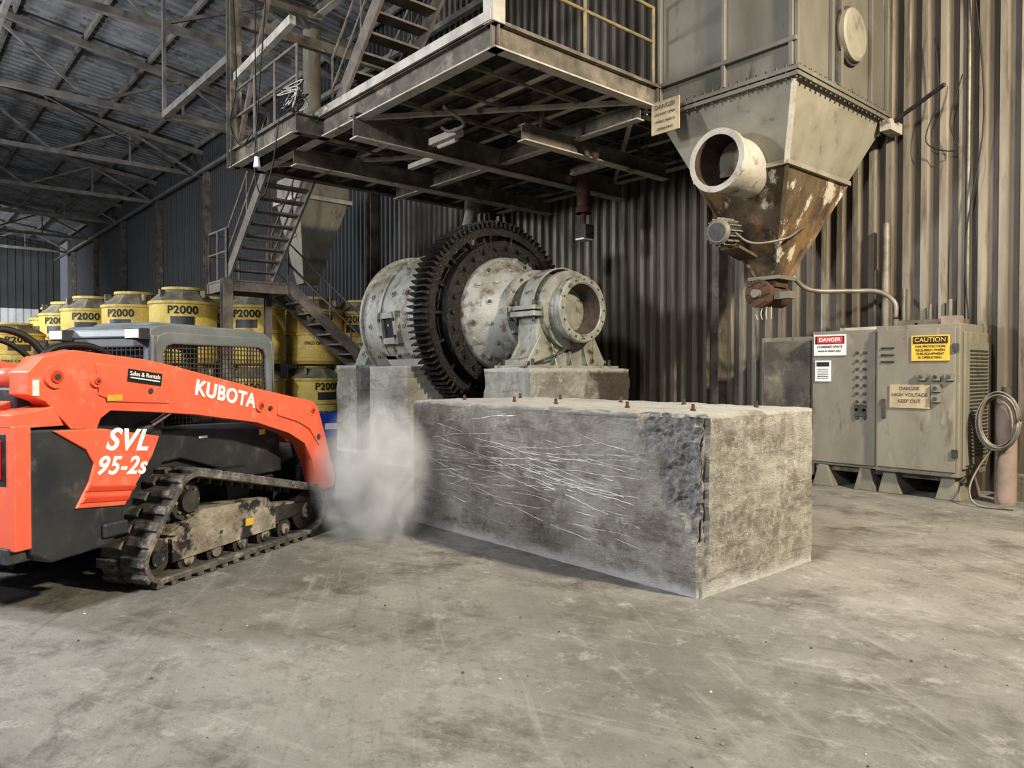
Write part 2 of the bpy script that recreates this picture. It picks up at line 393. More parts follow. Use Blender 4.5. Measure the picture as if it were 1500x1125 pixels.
# ------------------------------------------------------------------ ball mill
mill=empty('ball_mill')
AY,AZ=8.3,2.57
b=B()
b.lathe([(.0,-13.75),(.36,-13.75),(.42,-13.6),(.42,-12.95),(.6,-12.9),(1.18,-12.45),(1.31,-12.45),(1.31,-12.38),(1.25,-12.38),(1.25,-10.25)],(0,AY,AZ),'x',DRUMM,64)
for k in range(14):
    a=2*math.pi*k/14+.1
    for x in (-12.15,-11.45,-11.0,-10.55):
        q=V((0,math.cos(a),math.sin(a)))
        c=V((x,AY,AZ))+q*1.25
        b.cyl(c-q*.01,c+q*.02,.055,DRUMM,seg=16); b.cyl(c,c+q*.05,.03,BEARM,seg=6,smooth=False)
b.lathe([(1.25,-11.82),(1.28,-11.82),(1.28,-11.74),(1.25,-11.74)],(0,AY,AZ),'x',DRUMM,64)
a=math.radians(188); q=V((0,math.cos(a),math.sin(a))); t=V((0,-math.sin(a),math.cos(a))); c=V((-11.42,AY,AZ))+q*1.27
X1=V((1,0,0))
for s in (-1,1):
    b.obox(c+X1*s*.24,X1*.055,t*.29,q*.07,DRUMM); b.obox(c+t*s*.23,X1*.26,t*.055,q*.07,DRUMM)
    for s2 in (-1,1): b.cyl(c+X1*s*.24+t*s2*.15+q*.05,c+X1*s*.24+t*s2*.15+q*.10,.03,DARKST,seg=6,smooth=False)
b.obox(c+q*.005,X1*.2,t*.19,q*.008,BLACKT)  # black plate stands in for the dark inside of the open manhole
b.obj('mill_shell',mill)
b=B()
nT=96; ri,ro=1.53,1.66; x0,x1=-10.28,-9.84
b.lathe([(1.40,x0),(ri,x0),(ri,x1),(1.40,x1),(1.40,x0)],(0,AY,AZ),'x',GEARM,96)
for k in range(nT):
    a=2*math.pi*k/nT; q=V((0,math.cos(a),math.sin(a))); t=V((0,-math.sin(a),math.cos(a)))
    P=[q*(ri-.01)-t*.034,q*(ri-.01)+t*.034,q*(ri+.08)+t*.022,q*ro+t*.012,q*ro-t*.012,q*(ri+.08)-t*.022]
    b.prism(P,lambda p,aa:V((aa,AY,AZ))+p,x0,x1,GEARM)
b.lathe([(1.0,-10.12),(1.30,-10.12),(1.30,-9.92),(1.22,-9.92),(1.22,-10.12)],(0,AY,AZ),'x',GEARM,72)
for k in range(18):
    a=2*math.pi*k/18; q=V((0,math.cos(a),math.sin(a))); t=V((0,-math.sin(a),math.cos(a)))
    b.obox(V((-10.03,AY,AZ))+q*1.35,X1*.08,t*.10,q*.08,GEARM)
    b.obox(V((-9.9,AY,AZ))+q*1.35,X1*.06,t*.02,q*.09,GEARM)
b.lathe([(1.24,-10.2),(1.28,-10.2),(1.28,-9.7),(.90,-9.7),(.90,-9.9)],(0,AY,AZ),'x',GEARM,72)
for k in range(28):
    a=2*math.pi*k/28; q=V((0,math.cos(a),math.sin(a)))
    c=V((-9.7,AY,AZ))+q*1.15; b.cyl(c,c+X1*.06,.036,GEARM,seg=6,smooth=False)
for k in range(170):
    a=random.uniform(0,2*math.pi); r=random.uniform(1.05,1.60); q=V((0,math.cos(a),math.sin(a)))
    c=V((-9.86 if r>1.42 else -9.72 if r<1.27 else -9.95,AY,AZ))+q*r; rr=random.uniform(.015,.035)
    b.cyl(c,c+X1*rr,rr,GEARM,r1=rr*.4,seg=7)
b.obj('ring_gear',mill,bevel=0)
b=B()
b.lathe([(1.0,-9.72),(.99,-9.62),(.94,-9.52),(.80,-9.30),(.66,-9.10),(.60,-9.02),(.60,-8.95),(.70,-8.95),(.70,-8.86),(.48,-8.86),(.46,-7.97)],(0,AY,AZ),'x',DRUMM,64)
for (r,x,n,s) in ((.91,-9.47,18,.034),(.76,-9.25,14,.03),(.66,-8.86,18,.022)):
    for k in range(n):
        a=2*math.pi*(k+.5)/n; q=V((0,math.cos(a),math.sin(a)));c=V((x,AY,AZ))+q*r
        dd=(X1*.8+q*.6).normalized() if x<-9 else X1
        b.cyl(c-dd*.02,c+dd*.02,s*1.6,DRUMM,seg=12); b.cyl(c-dd*.02,c+dd*.05,s,DARKST if k%3==0 else BEARM,seg=6,smooth=False)
b.lathe([(.46,-7.99),(.52,-7.99),(.52,-7.88),(.50,-7.86),(.41,-7.86),(.39,-7.88)],(0,AY,AZ),'x',BEARM,56)
b.lathe([(.395,-7.88),(.37,-8.2),(.36,-9.3),(.0,-9.3)],(0,AY,AZ),'x',THROAT,48)
for k in range(16):
    a=2*math.pi*k/16; q=V((0,math.cos(a),math.sin(a)));c=V((-7.87,AY,AZ))+q*.457
    b.cyl(c,c+X1*.02,.018,DARKST,seg=6,smooth=False)
b.obj('feed_head',mill)
def bearing(b,xa,xb,AYc=AY):
    P=[]
    P+=[(-.92,1.66),(-.92,1.78),(-.78,1.82),(-.66,2.02),(-.64,2.30),(-.60,AZ)]
    for k in range(1,16):
        a=math.pi-math.pi*k/16; P.append((.60*math.cos(a),AZ+.60*math.sin(a)*.98))
    P+=[(.60,AZ),(.64,2.30),(.66,2.02),(.78,1.82),(.92,1.78),(.92,1.66)]
    b.prism(P,lambda p,a:(a,AYc+p[0],p[1]),xa,xb,BEARM)
b=B(); bearing(b,-8.66,-8.22)
b.lathe([(.66,-8.58),(.68,-8.58),(.68,-8.29),(.66,-8.29)],(0,AY,AZ),'x',BEARM,48)
b.lathe([(.62,-8.22),(.62,-8.12),(.50,-8.12),(.47,-8.05)],(0,AY,AZ),'x',BEARM,48)
b.box(-8.85,-8.0,AY-.98,AY+.98,1.62,1.70,BEARM)
for s in (-1,1):
    b.box(-8.7,-8.15,AY+s*.66-.12,AY+s*.66+.12,AZ-.12,AZ-.04,BEARM)
    b.box(-8.7,-8.15,AY+s*.66-.12,AY+s*.66+.12,AZ-.02,AZ+.05,BEARM)
    for x in (-8.62,-8.22):
        b.cyl((x,AY+s*.72,AZ-.2),(x,AY+s*.72,AZ+.13),.03,DARKST,seg=6,smooth=False)
        b.prism([(.0,0),(.32,0),(.0,.5)],lambda p,a:(a,AY+s*(.58+p[0]),1.7+p[1]),x-.02,x+.02,BEARM)
    for x in (-8.75,-8.1):
        b.cyl((x,AY+s*.85,1.68),(x,AY+s*.85,1.80),.03,DARKST,seg=6,smooth=False)
for yy in (-.35,0,.35): b.prism([(0,0),(.14,0),(0,.4)],lambda p,a:(-8.22+p[0],a,1.7+p[1]),AY+yy-.02,AY+yy+.02,BEARM)
b.tube([(-8.2,AY-.75,1.72),(-7.95,AY-.4,1.9),(-7.98,AY-.2,2.05),(-8.15,AY,2.15)],.02,DARKST)
b.obj('trunnion_bearing',mill,bevel=.012)
b=B(); 
P=[(-.85,1.72),(-.6,2.3),(-.45,AZ+.35),(.45,AZ+.35),(.6,2.3),(.85,1.72)]
b.prism(P,lambda p,a:(a,AY+p[0],p[1]),-13.5,-13.1,BEARM); b.obj('rear_bearing',mill,bevel=.02)
STAIN=concmat('oil_stained_concrete',scrib=False,zt=1.62,oil=True)
o=conc_block('feed_end_pedestal',-9.0,-7.85,7.22,9.4,1.66,STAIN,step=.06,chip=False,amp=.015); o.parent=mill
b=B()
P=[(6.72,0),(6.72,1.70),(7.22,1.70)]
for k in range(0,13):
    a=math.pi+.55+(math.pi-1.1)*k/12; P.append((AY+1.42*math.cos(a),AZ+1.42*math.sin(a)))
P+=[(9.4,1.70),(9.9,1.70),(9.9,0)]
P2=[p for p in P if p[0]<=7.22 or p[0]>=9.4 or p[1]<1.70]
b.prism(P2,lambda p,a:(a,p[0],p[1]),-11.6,-10.4,CONCP)
b.obj('drive_pedestal',mill,bevel=.03)
o=conc_block('discharge_pedestal',-13.8,-12.95,7.2,9.5,1.74,CONCP,step=.1,chip=False,amp=.015); o.parent=mill
# ------------------------------------------------------------------ platform
plat=empty('steel_platform')
b=B()
b.ibeam((-13.4,5.42,5.42),(-6.45,5.42,5.42),.16,.30,STEEL,.02,STEELL)
b.beam((-13.4,5.30,5.62),(-6.45,5.30,5.62),.03,.12,STEELL)
b.ibeam((-6.52,5.35,5.42),(-6.52,8.35,5.42),.16,.30,STEEL,.02,STEELL)
b.ibeam((-6.80,8.2,5.42),(-6.80,WY-.1,5.42),.14,.30,STEEL,.02,STEELL)
b.ibeam((-6.45,8.3,5.42),(-6.85,8.3,5.42),.12,.30,STEEL,.02,STEELL)
b.ibeam((-13.3,4.95,5.42),(-13.3,WY-.1,5.42),.16,.30,STEEL,.02)
b.ibeam((-13.4,4.98,5.42),(-10.75,4.98,5.42),.16,.30,STEEL,.02,STEELL)
b.ibeam((-10.75,4.95,5.42),(-10.75,6,5.42),.16,.30,STEEL,.02)
b.ibeam((-6.8,WY-.25,5.42),(-13.3,WY-.25,5.42),.16,.30,STEEL,.02,STEELL)
for X,h in ((-9.6,.36),(-11.6,.3)):
    b.ibeam((X,5.3,5.16),(X,WY-.1,5.16),.2,h,STEEL,.022,STEELL)
b.ibeam((-7.85,7.0,5.0),(-7.85,10.3,5.0),.16,.24,STEEL,.02,STEELL)
for yy in (7.4,9.8): b.beam((-7.85,yy,5.1),(-7.85,yy,5.5),.06,.06,STEEL)
y=5.95;k=0
while y<WY-.3:
    b.ibeam((-13.3,y,5.44),(-6.55 if y<8.2 else -6.8,y,5.44),.10,.18,STEEL,.014,STEELL if k%2 else STEEL); y+=.55;k+=1
b.ibeam((-12.9,8.1,5.22),(-6.6,8.1,5.22),.15,.24,STEEL,.02,STEELL)
b.beam((-9.4,6.55,5.12),(-8.7,6.55,5.12),.14,.10,STEELL)
b.beam((-10.7,7.0,5.1),(-9.9,7.0,5.1),.10,.08,STEELL)
b.beam((-9.0,9.2,5.05),(-8.1,9.2,5.05),.10,.10,STEELL)
for X in (-7.2,-8.0,-8.8,-10.4,-11.1,-12.2,-12.8):
    b.beam((X,5.5,5.36),(X,WY-.2,5.36),.05,.06,STEEL)
for (p,q) in (((-9.6,5.5,5.32),(-6.6,8.0,5.32)),((-12.9,5.5,5.32),(-9.7,8.0,5.32)),((-9.6,11,5.32),(-6.9,8.3,5.32))):
    b.beam(p,q,.07,.06,STEELL)
b.box(-13.4,-6.45,5.35,8.3,5.57,5.60,STEEL); b.box(-13.4,-6.75,8.3,WY-.05,5.57,5.60,STEEL); b.box(-13.4,-10.75,4.9,5.35,5.57,5.60,STEEL)
b.ibeam((-13.35,4.98,5.27),(-13.35,4.98,10.3),.2,.2,STEEL,.02)
b.box(-6.60,-6.42,5.30,5.48,5.55,8.5,STEELL)
b.ibeam((-13.3,10.9,0),(-13.3,10.9,5.3),.2,.2,STEEL,.02)
b.ibeam((-15.5,5.6,0),(-15.5,5.6,3.55),.2,.2,STEEL,.02)
b.tube([(-8.2,5.9,5.2),(-8.2,6.25,5.05),(-8.6,6.3,5.05),(-8.8,6.3,5.15)],.025,STEEL)
b.cyl((-9.3,6.6,5.05),(-8.85,6.6,5.05),.035,STEELL,seg=10)
b.obj('platform_frame',plat)
b=B()
def rail(p0,p1,m,h=1.05,r=.024,n=3):
    p0=V(p0);p1=V(p1)
    for k in range(n+1):
        p=p0.lerp(p1,k/n); b.cyl(p,p+V((0,0,h)),r,m,seg=8)
    for hh in (h,h*.55): b.cyl(p0+V((0,0,hh)),p1+V((0,0,hh)),r,m,seg=8)
rail((-6.5,5.5,5.6),(-6.5,8.25,5.6),RAILY,n=2)
rail((-13.3,5.0,5.6),(-10.8,5.0,5.6),STAIRM,n=3)
rail((-13.3,6.7,5.6),(-13.3,11,5.6),STAIRM,n=3)
rail((-12.9,6.8,5.6),(-10.2,6.8,5.6),RAILY,n=3)
b.obj('guard_rail',plat)
b=B()
for z,yy in ((8.6,5.0),(8.6,6.6)):
    b.ibeam((-13.6,yy,z),(-7.5,yy,z),.15,.26,STEEL,.02,STEELL)
for X in (-13.35,-11.5,-9.2): b.ibeam((X,4.9,8.5),(X,6.7,8.5),.12,.2,STEEL,.02)
b.box(-13.5,-9,5.0,6.6,8.73,8.76,STEEL)
b.beam((-13.35,4.98,6.85),(-10.9,4.98,7.05),.1,.14,STEELL)
b.beam((-13.3,4.98,7.9),(-13.3,WY,7.9),.12,.2,STEEL)
b.beam((-13.35,5.05,5.6),(-11.6,5.05,8.4),.07,.07,STEEL)
b.beam((-13.35,4.98,7.3),(-17.5,4.98,7.3),.1,.14,TRUSSM); b.beam((-17.5,4.98,7.3),(-17.5,WY,7.3),.1,.14,TRUSSM); b.beam((-17.5,4.98,7.3),(-17.5,4.98,10.3),.07,.07,TRUSSM)
b.obj('upper_walkway',plat)
def stair(b,p0,p1,wv,n,m,rails=(True,True),h=.95):
    p0=V(p0);p1=V(p1);wv=V(wv); d=p1-p0; hd=V((d.x,d.y,0)).normalized()
    for o in (V((0,0,0)),wv): b.beam(p0+o,p1+o,.05,.24,m)
    for i in range(n):
        p=p0.lerp(p1,(i+.5)/n)+wv/2
        b.obox(p,hd*.13,wv/2,V((0,0,.018)),m)
    for o,f in zip((V((0,0,0)),wv),rails):
        if not f: continue
        for hh in (h,h*.5): b.cyl(p0+o+V((0,0,hh)),p1+o+V((0,0,hh)),.022,m,seg=8)
        k=max(2,int(d.length/1.1))
        for i in range(k+1):
            p=p0.lerp(p1,i/k)+o; b.cyl(p,p+V((0,0,h)),.02,m,seg=8)
b=B()
stair(b,(-15.55,5.65,3.62),(-13.45,5.65,5.5),(0,.95,0),9,STAIRM)
b.box(-16.55,-15.45,5.55,6.95,3.50,3.54,STAIRM)
for (p,q) in (((-16.55,5.6,3.42),(-15.45,5.6,3.42)),((-15.5,5.55,3.42),(-15.5,6.95,3.42)),((-16.5,5.55,3.42),(-16.5,6.95,3.42)),((-16.55,6.9,3.42),(-15.45,6.9,3.42))):
    b.beam(p,q,.06,.24,STAIRM)
rail((-16.5,5.6,3.54),(-15.5,5.6,3.54),STAIRM,n=2)
rail((-16.5,5.6,3.54),(-16.5,6.9,3.54),STAIRM,n=2)
b.ibeam((-16.5,6.9,0),(-16.5,6.9,3.4),.14,.14,STAIRM)
stair(b,(-16.35,10.95,.1),(-16.35,6.95,3.5),(.85,0,0),15,STAIRM)
b.obj('lower_stair',plat)
b=B()
stair(b,(-10.7,5.55,5.6),(-8.0,5.55,8.2),(0,.9,0),12,STAIRM)
b.obj('upper_stair',plat)
b=B()
for k in range(7):
    c=V((-10.7,4.88,5.75)); pts=[c+V((random.uniform(-.35,.35),random.uniform(-.1,.1),random.uniform(-.18,.25))) for _ in range(7)]
    b.tube(pts,.012,STEELL if k%3==0 else CABLE,seg=5)
b.tube([(-11.6,4.88,8),(-11.9,4.85,6.2),(-12.1,4.85,5.0),(-11.9,4.9,4.5),(-11.5,4.9,4.9),(-11.2,4.9,5.7)],.012,CABLE,seg=5)
b.tube([(-13.0,4.85,8.1),(-12.9,4.85,6.6),(-13.2,4.85,6.0),(-12.7,4.85,5.5),(-12.2,4.85,5.6)],.012,CABLE,seg=5)
b.tube([(-12.0,4.85,8.1),(-12.05,4.85,6.9),(-12.0,4.85,5.15)],.01,CABLE,seg=5)
b.cyl((-12.0,4.85,5.15),(-12.0,4.85,4.98),.04,WHITE,r1=.06,seg=12)
b.obj('hanging_cable',plat)
b=B()
b.cyl((-9.2,9.7,5.2),(-9.2,9.7,4.45),.12,RUST,seg=20); b.cyl((-9.2,9.7,4.55),(-9.2,9.7,4.45),.15,RUST,seg=20)
b.cyl((-9.2,9.7,4.45),(-9.2,9.7,4.2),.05,RUST,seg=12)
b.box(-9.33,-9.07,9.62,9.84,4.0,4.24,DARKST); b.box(-9.3,-9.1,9.6,9.85,3.97,4.0,WHS)
b.cyl((-9.2,9.7,5.2),(-9.2,9.3,5.0),.08,RUST,seg=12)
b.cyl((-12.7,9.9,5.2),(-12.5,9.6,4.6),.13,STEELL,seg=18); b.cyl((-12.75,9.95,5.3),(-12.7,9.9,5.1),.18,STEELL,seg=18)
b.obj('drop_pipe',plat)
b=B()
def frust(b,c0,s0,z0,c1,s1,z1,m,cap=True):
    A=b.vs([(c0[0]+i*s0[0],c0[1]+j*s0[1],z0) for i,j in((-1,-1),(1,-1),(1,1),(-1,1))])
    C=b.vs([(c1[0]+i*s1[0],c1[1]+j*s1[1],z1) for i,j in((-1,-1),(1,-1),(1,1),(-1,1))])
    for i in range(4):
        j=(i+1)%4; b.face([A[i],A[j],C[j],C[i]],m)
    if cap: b.face(A[::-1],m); b.face(C,m)
qx,qy=-17.7,8.6
frust(b,(qx,qy),(.66,.66),6.5,(qx,qy),(.66,.66),5.9,CABG)
frust(b,(qx,qy),(.66,.66),5.9,(qx-.1,qy-.1),(.2,.2),3.85,CABG)
b.box(qx-.74,qx+.74,qy-.74,qy+.74,5.86,5.96,STEELL)
b.cyl((qx,qy,6.5),(qx,qy,10.3),.22,CABG)
b.obox((qx,qy-.52,5.2),(.15,0,0),(0,.02,0),(0,0,.2),TANS)
b.obj('feed_chute',plat)
# ------------------------------------------------------------------ dust collector
dc=empty('dust_collector')
b=B()
cx,cy=-5.545,9.75; hx,hy=1.015,1.28
b.box(cx-hx,cx+hx,cy-hy,cy+hy,5.25,9.6,COLLG)
for y in (8.47,9.35,9.6,10.5,11.03):
    b.box(cx+hx,cx+hx+.06,y-.03,y+.03,5.3,9.6,COLLG)
b.box(cx+hx,cx+hx+.02,9.38,9.57,5.3,9.6,DARKST)  # dark strip painted on as the shaded gap between the two housing halves
for x in (cx-hx+.03,-5.5,cx+hx-.03): b.box(x-.03,x+.03,cy-hy-.06,cy-hy,5.3,9.6,COLLG)
for z in (5.62,7.4): b.box(cx-hx-.0,cx+hx+.05,cy-hy-.07,cy-hy,z-.03,z+.03,COLLG)
b.obj('collector_housing',dc,bevel=.01)
b=B()
fl=.09
b.box(cx-hx-fl,cx+hx+fl,cy-hy-fl,cy+hy,5.16,5.21,COLLG); b.box(cx-hx-fl,cx+hx+fl,cy-hy-fl,cy+hy,5.23,5.28,COLLG)
xx=cx-hx
while xx<cx+hx+.05: b.cyl((xx,cy-hy-.06,5.13),(xx,cy-hy-.06,5.32),.018,DARKST,seg=6); xx+=.13
yy=cy-hy
while yy<cy+hy: b.cyl((cx+hx+.06,yy,5.13),(cx+hx+.06,yy,5.32),.018,DARKST,seg=6); yy+=.13
zm=4.30; f=(5.16-zm)/(5.16-2.92); ex=.15
mx=hx+(ex-hx)*f; my=hy+(ex-hy)*f
frust(b,(cx,cy),(hx,hy),5.16,(cx,cy),(mx,my),zm,COLLL)
frust(b,(cx,cy),(mx+.04,my+.04),zm+.03,(cx,cy),(mx+.04,my+.04),zm-.03,COLLL)
frust(b,(cx,cy),(mx,my),zm,(cx,cy),(ex,ex),2.92,RUSTH)
for sx in (-1,1):
    for sy in (-1,1): b.beam((cx+sx*(mx-.0),cy+sy*my,zm),(cx+sx*ex,cy+sy*ex,2.92),.05,.05,RUSTH)
b.beam((cx+hx,cy-hy-.01,5.16),(cx+mx,cy-my-.01,zm),.07,.05,STEELL)
frust(b,(cx,cy),(.24,.24),2.95,(cx,cy),(.24,.24),2.90,COLLG)
b.cyl((cx-.02,cy-.30,2.70),(cx-.02,cy+.28,2.70),.17,RUST,seg=28)
b.cyl((cx-.02,cy-.34,2.70),(cx-.02,cy-.28,2.70),.20,RUST,seg=28)
for k in range(8):
    a=2*math.pi*k/8; b.cyl((cx-.02+.165*math.cos(a),cy-.37,2.70+.165*math.sin(a)),(cx-.02+.165*math.cos(a),cy-.34,2.70+.165*math.sin(a)),.015,DARKST,seg=6)
b.cyl((cx-.02,cy-.43,2.70),(cx-.02,cy-.34,2.70),.06,COLLG,seg=16)
frust(b,(cx,cy),(.16,.16),2.9,(cx,cy),(.16,.16),2.8,RUST)
b.box(cx+.15,cx+.38,cy-.2,cy-.02,2.62,2.72,COLLG)
for k in range(4): b.tube([(cx-.1+.07*k,cy-.2,2.52),(cx-.12+.08*k,cy-.22,2.42),(cx-.1+.07*k,cy-.2,2.34)],.007,STEELL,seg=5)
b.tube([(-5.35,9.95,2.98),(-5.2,10.2,2.78),(-4.8,10.6,2.76),(-4.5,10.8,2.74),(-4.3,10.85,2.58),(-4.28,10.85,2.35)],.035,CONDUIT)
b.obj('hopper_cone',dc)
b=B()
dxp,dzp=-5.50,4.34
b.lathe([(.37,9.2),(.37,8.36),(.41,8.36),(.41,8.28),(.33,8.28)],(dxp,0,dzp),'y',STEELL,40)
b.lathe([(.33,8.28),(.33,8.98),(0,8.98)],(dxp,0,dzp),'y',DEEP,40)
b.obj('inlet_duct',dc)
b=B()
mc=V((-5.74,8.98,3.52)); ax=V((.15,-.98,-.1)).normalized()
b.cyl(mc,mc+ax*.38,.165,DARKST,seg=24)
for k in range(16):
    a=2*math.pi*k/16; s1=V((1,0,0)).cross(ax).normalized(); s2=ax.cross(s1)
    q=s1*math.cos(a)+s2*math.sin(a); b.obox(mc+ax*.19+q*.175,ax*.17,q*.02,ax.cross(q)*.007,COLLL)
b.cyl(mc+ax*.38,mc+ax*.42,.175,COLLG,r1=.14,seg=24); b.cyl(mc+ax*.42,mc+ax*.43,.12,DARKST,seg=24)
b.beam(mc-ax*.0+V((0,0,-.2)),mc+V((0,.5,-.3)),.3,.04,RUSTH)
b.tube([mc+V((.15,-.2,0)),mc+V((.4,-.1,-.2)),mc+V((.7,.2,-.15)),mc+V((.75,.5,0)),mc+V((.6,.9,.1))],.018,CONDUIT,seg=6)
b.obj('vibrator_motor',dc)
b=B()
b.lathe([(.0,-4.40),(.30,-4.40),(.34,-4.42),(.34,-4.53)],(0,9.84,6.05),'x',COLLL,40)
b.lathe([(.38,-4.53),(.38,-4.48),(.34,-4.48)],(0,9.84,6.05),'x',DARKST,40)
b.obj('access_port',dc)
b=B(); b.box(-6.47,-6.01,8.18,8.20,4.86,5.30,TANS); b.box(-6.3,-6.2,8.2,8.5,5.22,5.26,STEEL); b.obj('warning_plate',dc)
for i,(s,sz) in enumerate((('DANGER',.085),('DO NOT OPEN',.05),('WHILE UNIT IS',.05),('OPERATING',.05))):
    text(s,sz,(-6.24,8.175,5.22-.1*i),(R90,0,0),STEEL,'plate_text_%d'%i,dc)
b=B(); b.cyl((-4.5,11.0,5.1),(-3.6,10.6,5.35),.03,DARKST,seg=10); b.box(-4.5,-4.35,10.8,11.2,5.0,5.15,STEELL)
b.obj('bracket_arm',dc)
# ------------------------------------------------------------------ electrical cabinets
ec=empty('electrical_cabinet')
b=B()
b.box(-4.20,-3.2,10.02,11.0,.30,2.20,CABG)
b.box(-5.12,-4.21,10.12,11.0,.30,2.17,CABG)
b.box(-5.10,-4.23,10.085,10.12,.34,2.13,CABG); b.box(-4.17,-3.24,9.985,10.02,.36,2.15,CABG)
b.box(-3.2,-3.17,10.1,10.95,.4,2.1,CABG)
for x0,x1 in ((-5.1,-4.22),(-4.2,-3.2)):
    for xx in (x0,x1-.30):
        b.prism([(0,0),(.30,0),(.22,.3),(.08,.3)],lambda p,a:(xx+p[0],a,p[1]),10.1,10.85,CABG)
b.box(-5.1,-3.2,10.2,10.3,.22,.30,STEEL)
for i in range(3):
    b.box(-4.12,-3.95,9.965,9.985,1.72+.09*i,1.745+.09*i,DARKST)
b.obj('cabinet_body',ec,bevel=.015)
b=B()
b.box(-6.05,-5.2,10.35,11.1,.1,2.12,CABG); b.box(-6.0,-5.25,10.32,10.35,.2,2.06,STEEL); b.obj('side_enclosure',ec,bevel=.012)
b=B()
for r in range(9):
    for c in range(2):
        x=-4.47+.1*c; z=1.86-.11*r
        b.cyl((x,10.085,z),(x,10.06,z),.02,DARKST,seg=12)
for (x,z) in ((-3.62,1.54),(-3.45,1.54),(-3.45,1.40),(-3.3,1.54),(-3.45,1.27)):
    b.box(x-.05,x+.05,9.93,9.985,z-.045,z+.045,CABG); b.cyl((x,9.93,z),(x,9.91,z),.022,DARKST,seg=12)
b.box(-4.5,-4.35,10.06,10.085,1.0,1.16,DARKST)
b.box(-4.10,-4.06,9.95,9.985,1.0,1.25,DARKST)
for z in (.6,1.9): b.box(-3.27,-3.21,9.96,9.99,z-.05,z+.05,DARKST)
for k in range(30): b.box(-3.15,-3.14,10.2,10.85,.55+.045*k,.57+.045*k,DARKST)
b.box(-3.17,-3.15,10.15,10.9,.45,1.98,CABG)
b.obj('cabinet_controls',ec)
b=B()
b.box(-5.07,-4.62,10.065,10.08,1.83,2.12,WHS); b.box(-5.05,-4.64,10.06,10.066,1.99,2.10,BLACKT)
b.box(-5.02,-4.66,10.055,10.061,2.0,2.09,REDS)
b.box(-5.05,-4.83,10.065,10.08,1.47,1.76,WHS); b.box(-5.03,-4.85,10.06,10.066,1.68,1.74,BLACKT)
b.box(-3.74,-3.30,9.965,9.98,1.74,2.06,YELS); b.box(-3.72,-3.32,9.96,9.966,1.955,2.045,BLACKT)
b.box(-4.0,-3.52,9.965,9.98,1.14,1.44,TANS); 
b.obj('warning_signs',ec)
def sg(s,sz,x,y,z,m): text(s,sz,(x,y,z),(R90,0,0),m,'sign_text',ec,bold=.0)
sg('DANGER',.075,-4.84,10.052,2.045,WHITE)
sg('CONFINED SPACE',.044,-4.845,10.062,1.95,BLACKT); sg('ENTER BY PERMIT ONLY',.03,-4.845,10.062,1.89,BLACKT)
for i in range(6): sg('mmm nnn mmnn mm',.018,-4.94,10.062,1.64-.025*i,BLACKT)
sg('CAUTION',.08,-3.52,9.957,2.0,YELS)
for i,s in enumerate(('EAR PROTECTION','REQUIRED WHEN','THIS EQUIPMENT','IS OPERATING')): sg(s,.042,-3.52,9.962,1.92-.046*i,BLACKT)
for i,s in enumerate(('DANGER','HIGH VOLTAGE','KEEP OUT')): sg(s,.06,-3.76,9.962,1.39-.08*i,STEEL)
b=B()
b.box(-3.9,-3.4,10.6,10.95,2.2,2.3,STEEL); b.box(-4.9,-4.3,10.5,10.9,2.17,2.23,STEELL)
b.box(-3.55,-3.35,10.4,10.6,2.2,2.32,TANKM); b.box(-4.15,-3.95,10.6,10.8,2.2,2.3,STEEL)
b.cyl((-4.28,10.85,2.16),(-4.28,10.85,2.34),.045,CONDUIT,seg=14)
b.obj('cabinet_top_boxes',ec)
b=B()
def cpipe(x,z0,z1,r=.03,y=WY-.12): b.cyl((x,y,z0),(x,y,z1),r,CONDUIT,seg=12)
cpipe(-4.52,2.15,3.75,.055,WY-.2); cpipe(-4.7,2.15,3.1,.03); cpipe(-4.3,2.15,2.8,.02)
cpipe(-3.95,2.2,2.55,.02); cpipe(-3.7,2.2,2.6,.03); cpipe(-3.5,2.2,7.5,.022,WY-.1)
b.tube([(-3.9,11.1,6.2),(-3.85,11.1,5.4),(-4.0,11.1,4.8),(-3.6,11.1,4.6),(-3.7,11.1,5.0),(-3.55,11.1,5.6)],.008,CABLE,seg=5)
b.tube([(-3.45,11.12,7),(-3.3,11.12,5),(-3.5,11.12,3.4),(-3.45,11.1,2.2)],.010,CABLE,seg=5)
b.obj('wall_conduit')
b=B()
b.lathe([(0,0),(.11,0),(.115,.03),(.115,1.15),(.10,1.22),(.05,1.27),(.035,1.30),(.035,1.36),(0,1.36)],(-2.80,10.35,0),'z',TANKM,28)
b.cyl((-2.80,10.35,1.3),(-2.80,10.35,1.42),.055,DARKST,seg=12)
b.obj('gas_cylinder')
b=B()
for k in range(9):
    r=.19+.045*random.random(); o=V((-2.84+.03*random.random(),10.19-.014*k,.98+.05*random.random()))
    b.tube([o+V((r*math.cos(a)*.95,0,r*1.5*math.sin(a))) for a in [2*math.pi*i/14 for i in range(15)]],.012,CONDUIT,seg=6,sub=2)
b.tube([(-2.87,10.15,.7),(-3.0,10.05,.45),(-3.05,9.9,.2),(-2.95,9.85,.03),(-2.6,9.9,.02)],.014,CONDUIT,seg=6)
b.obj('hose_coil')
b=B(); b.cyl((-2.6,10.9,.35),(-1.2,10.9,.35),.05,CONDUIT); b.cyl((-3.05,10.95,.25),(-.5,10.95,.25),.02,CONDUIT,seg=8)
b.box(-2.9,-2.6,10.7,11.1,0,.3,STEEL); b.obj('wall_pipe')
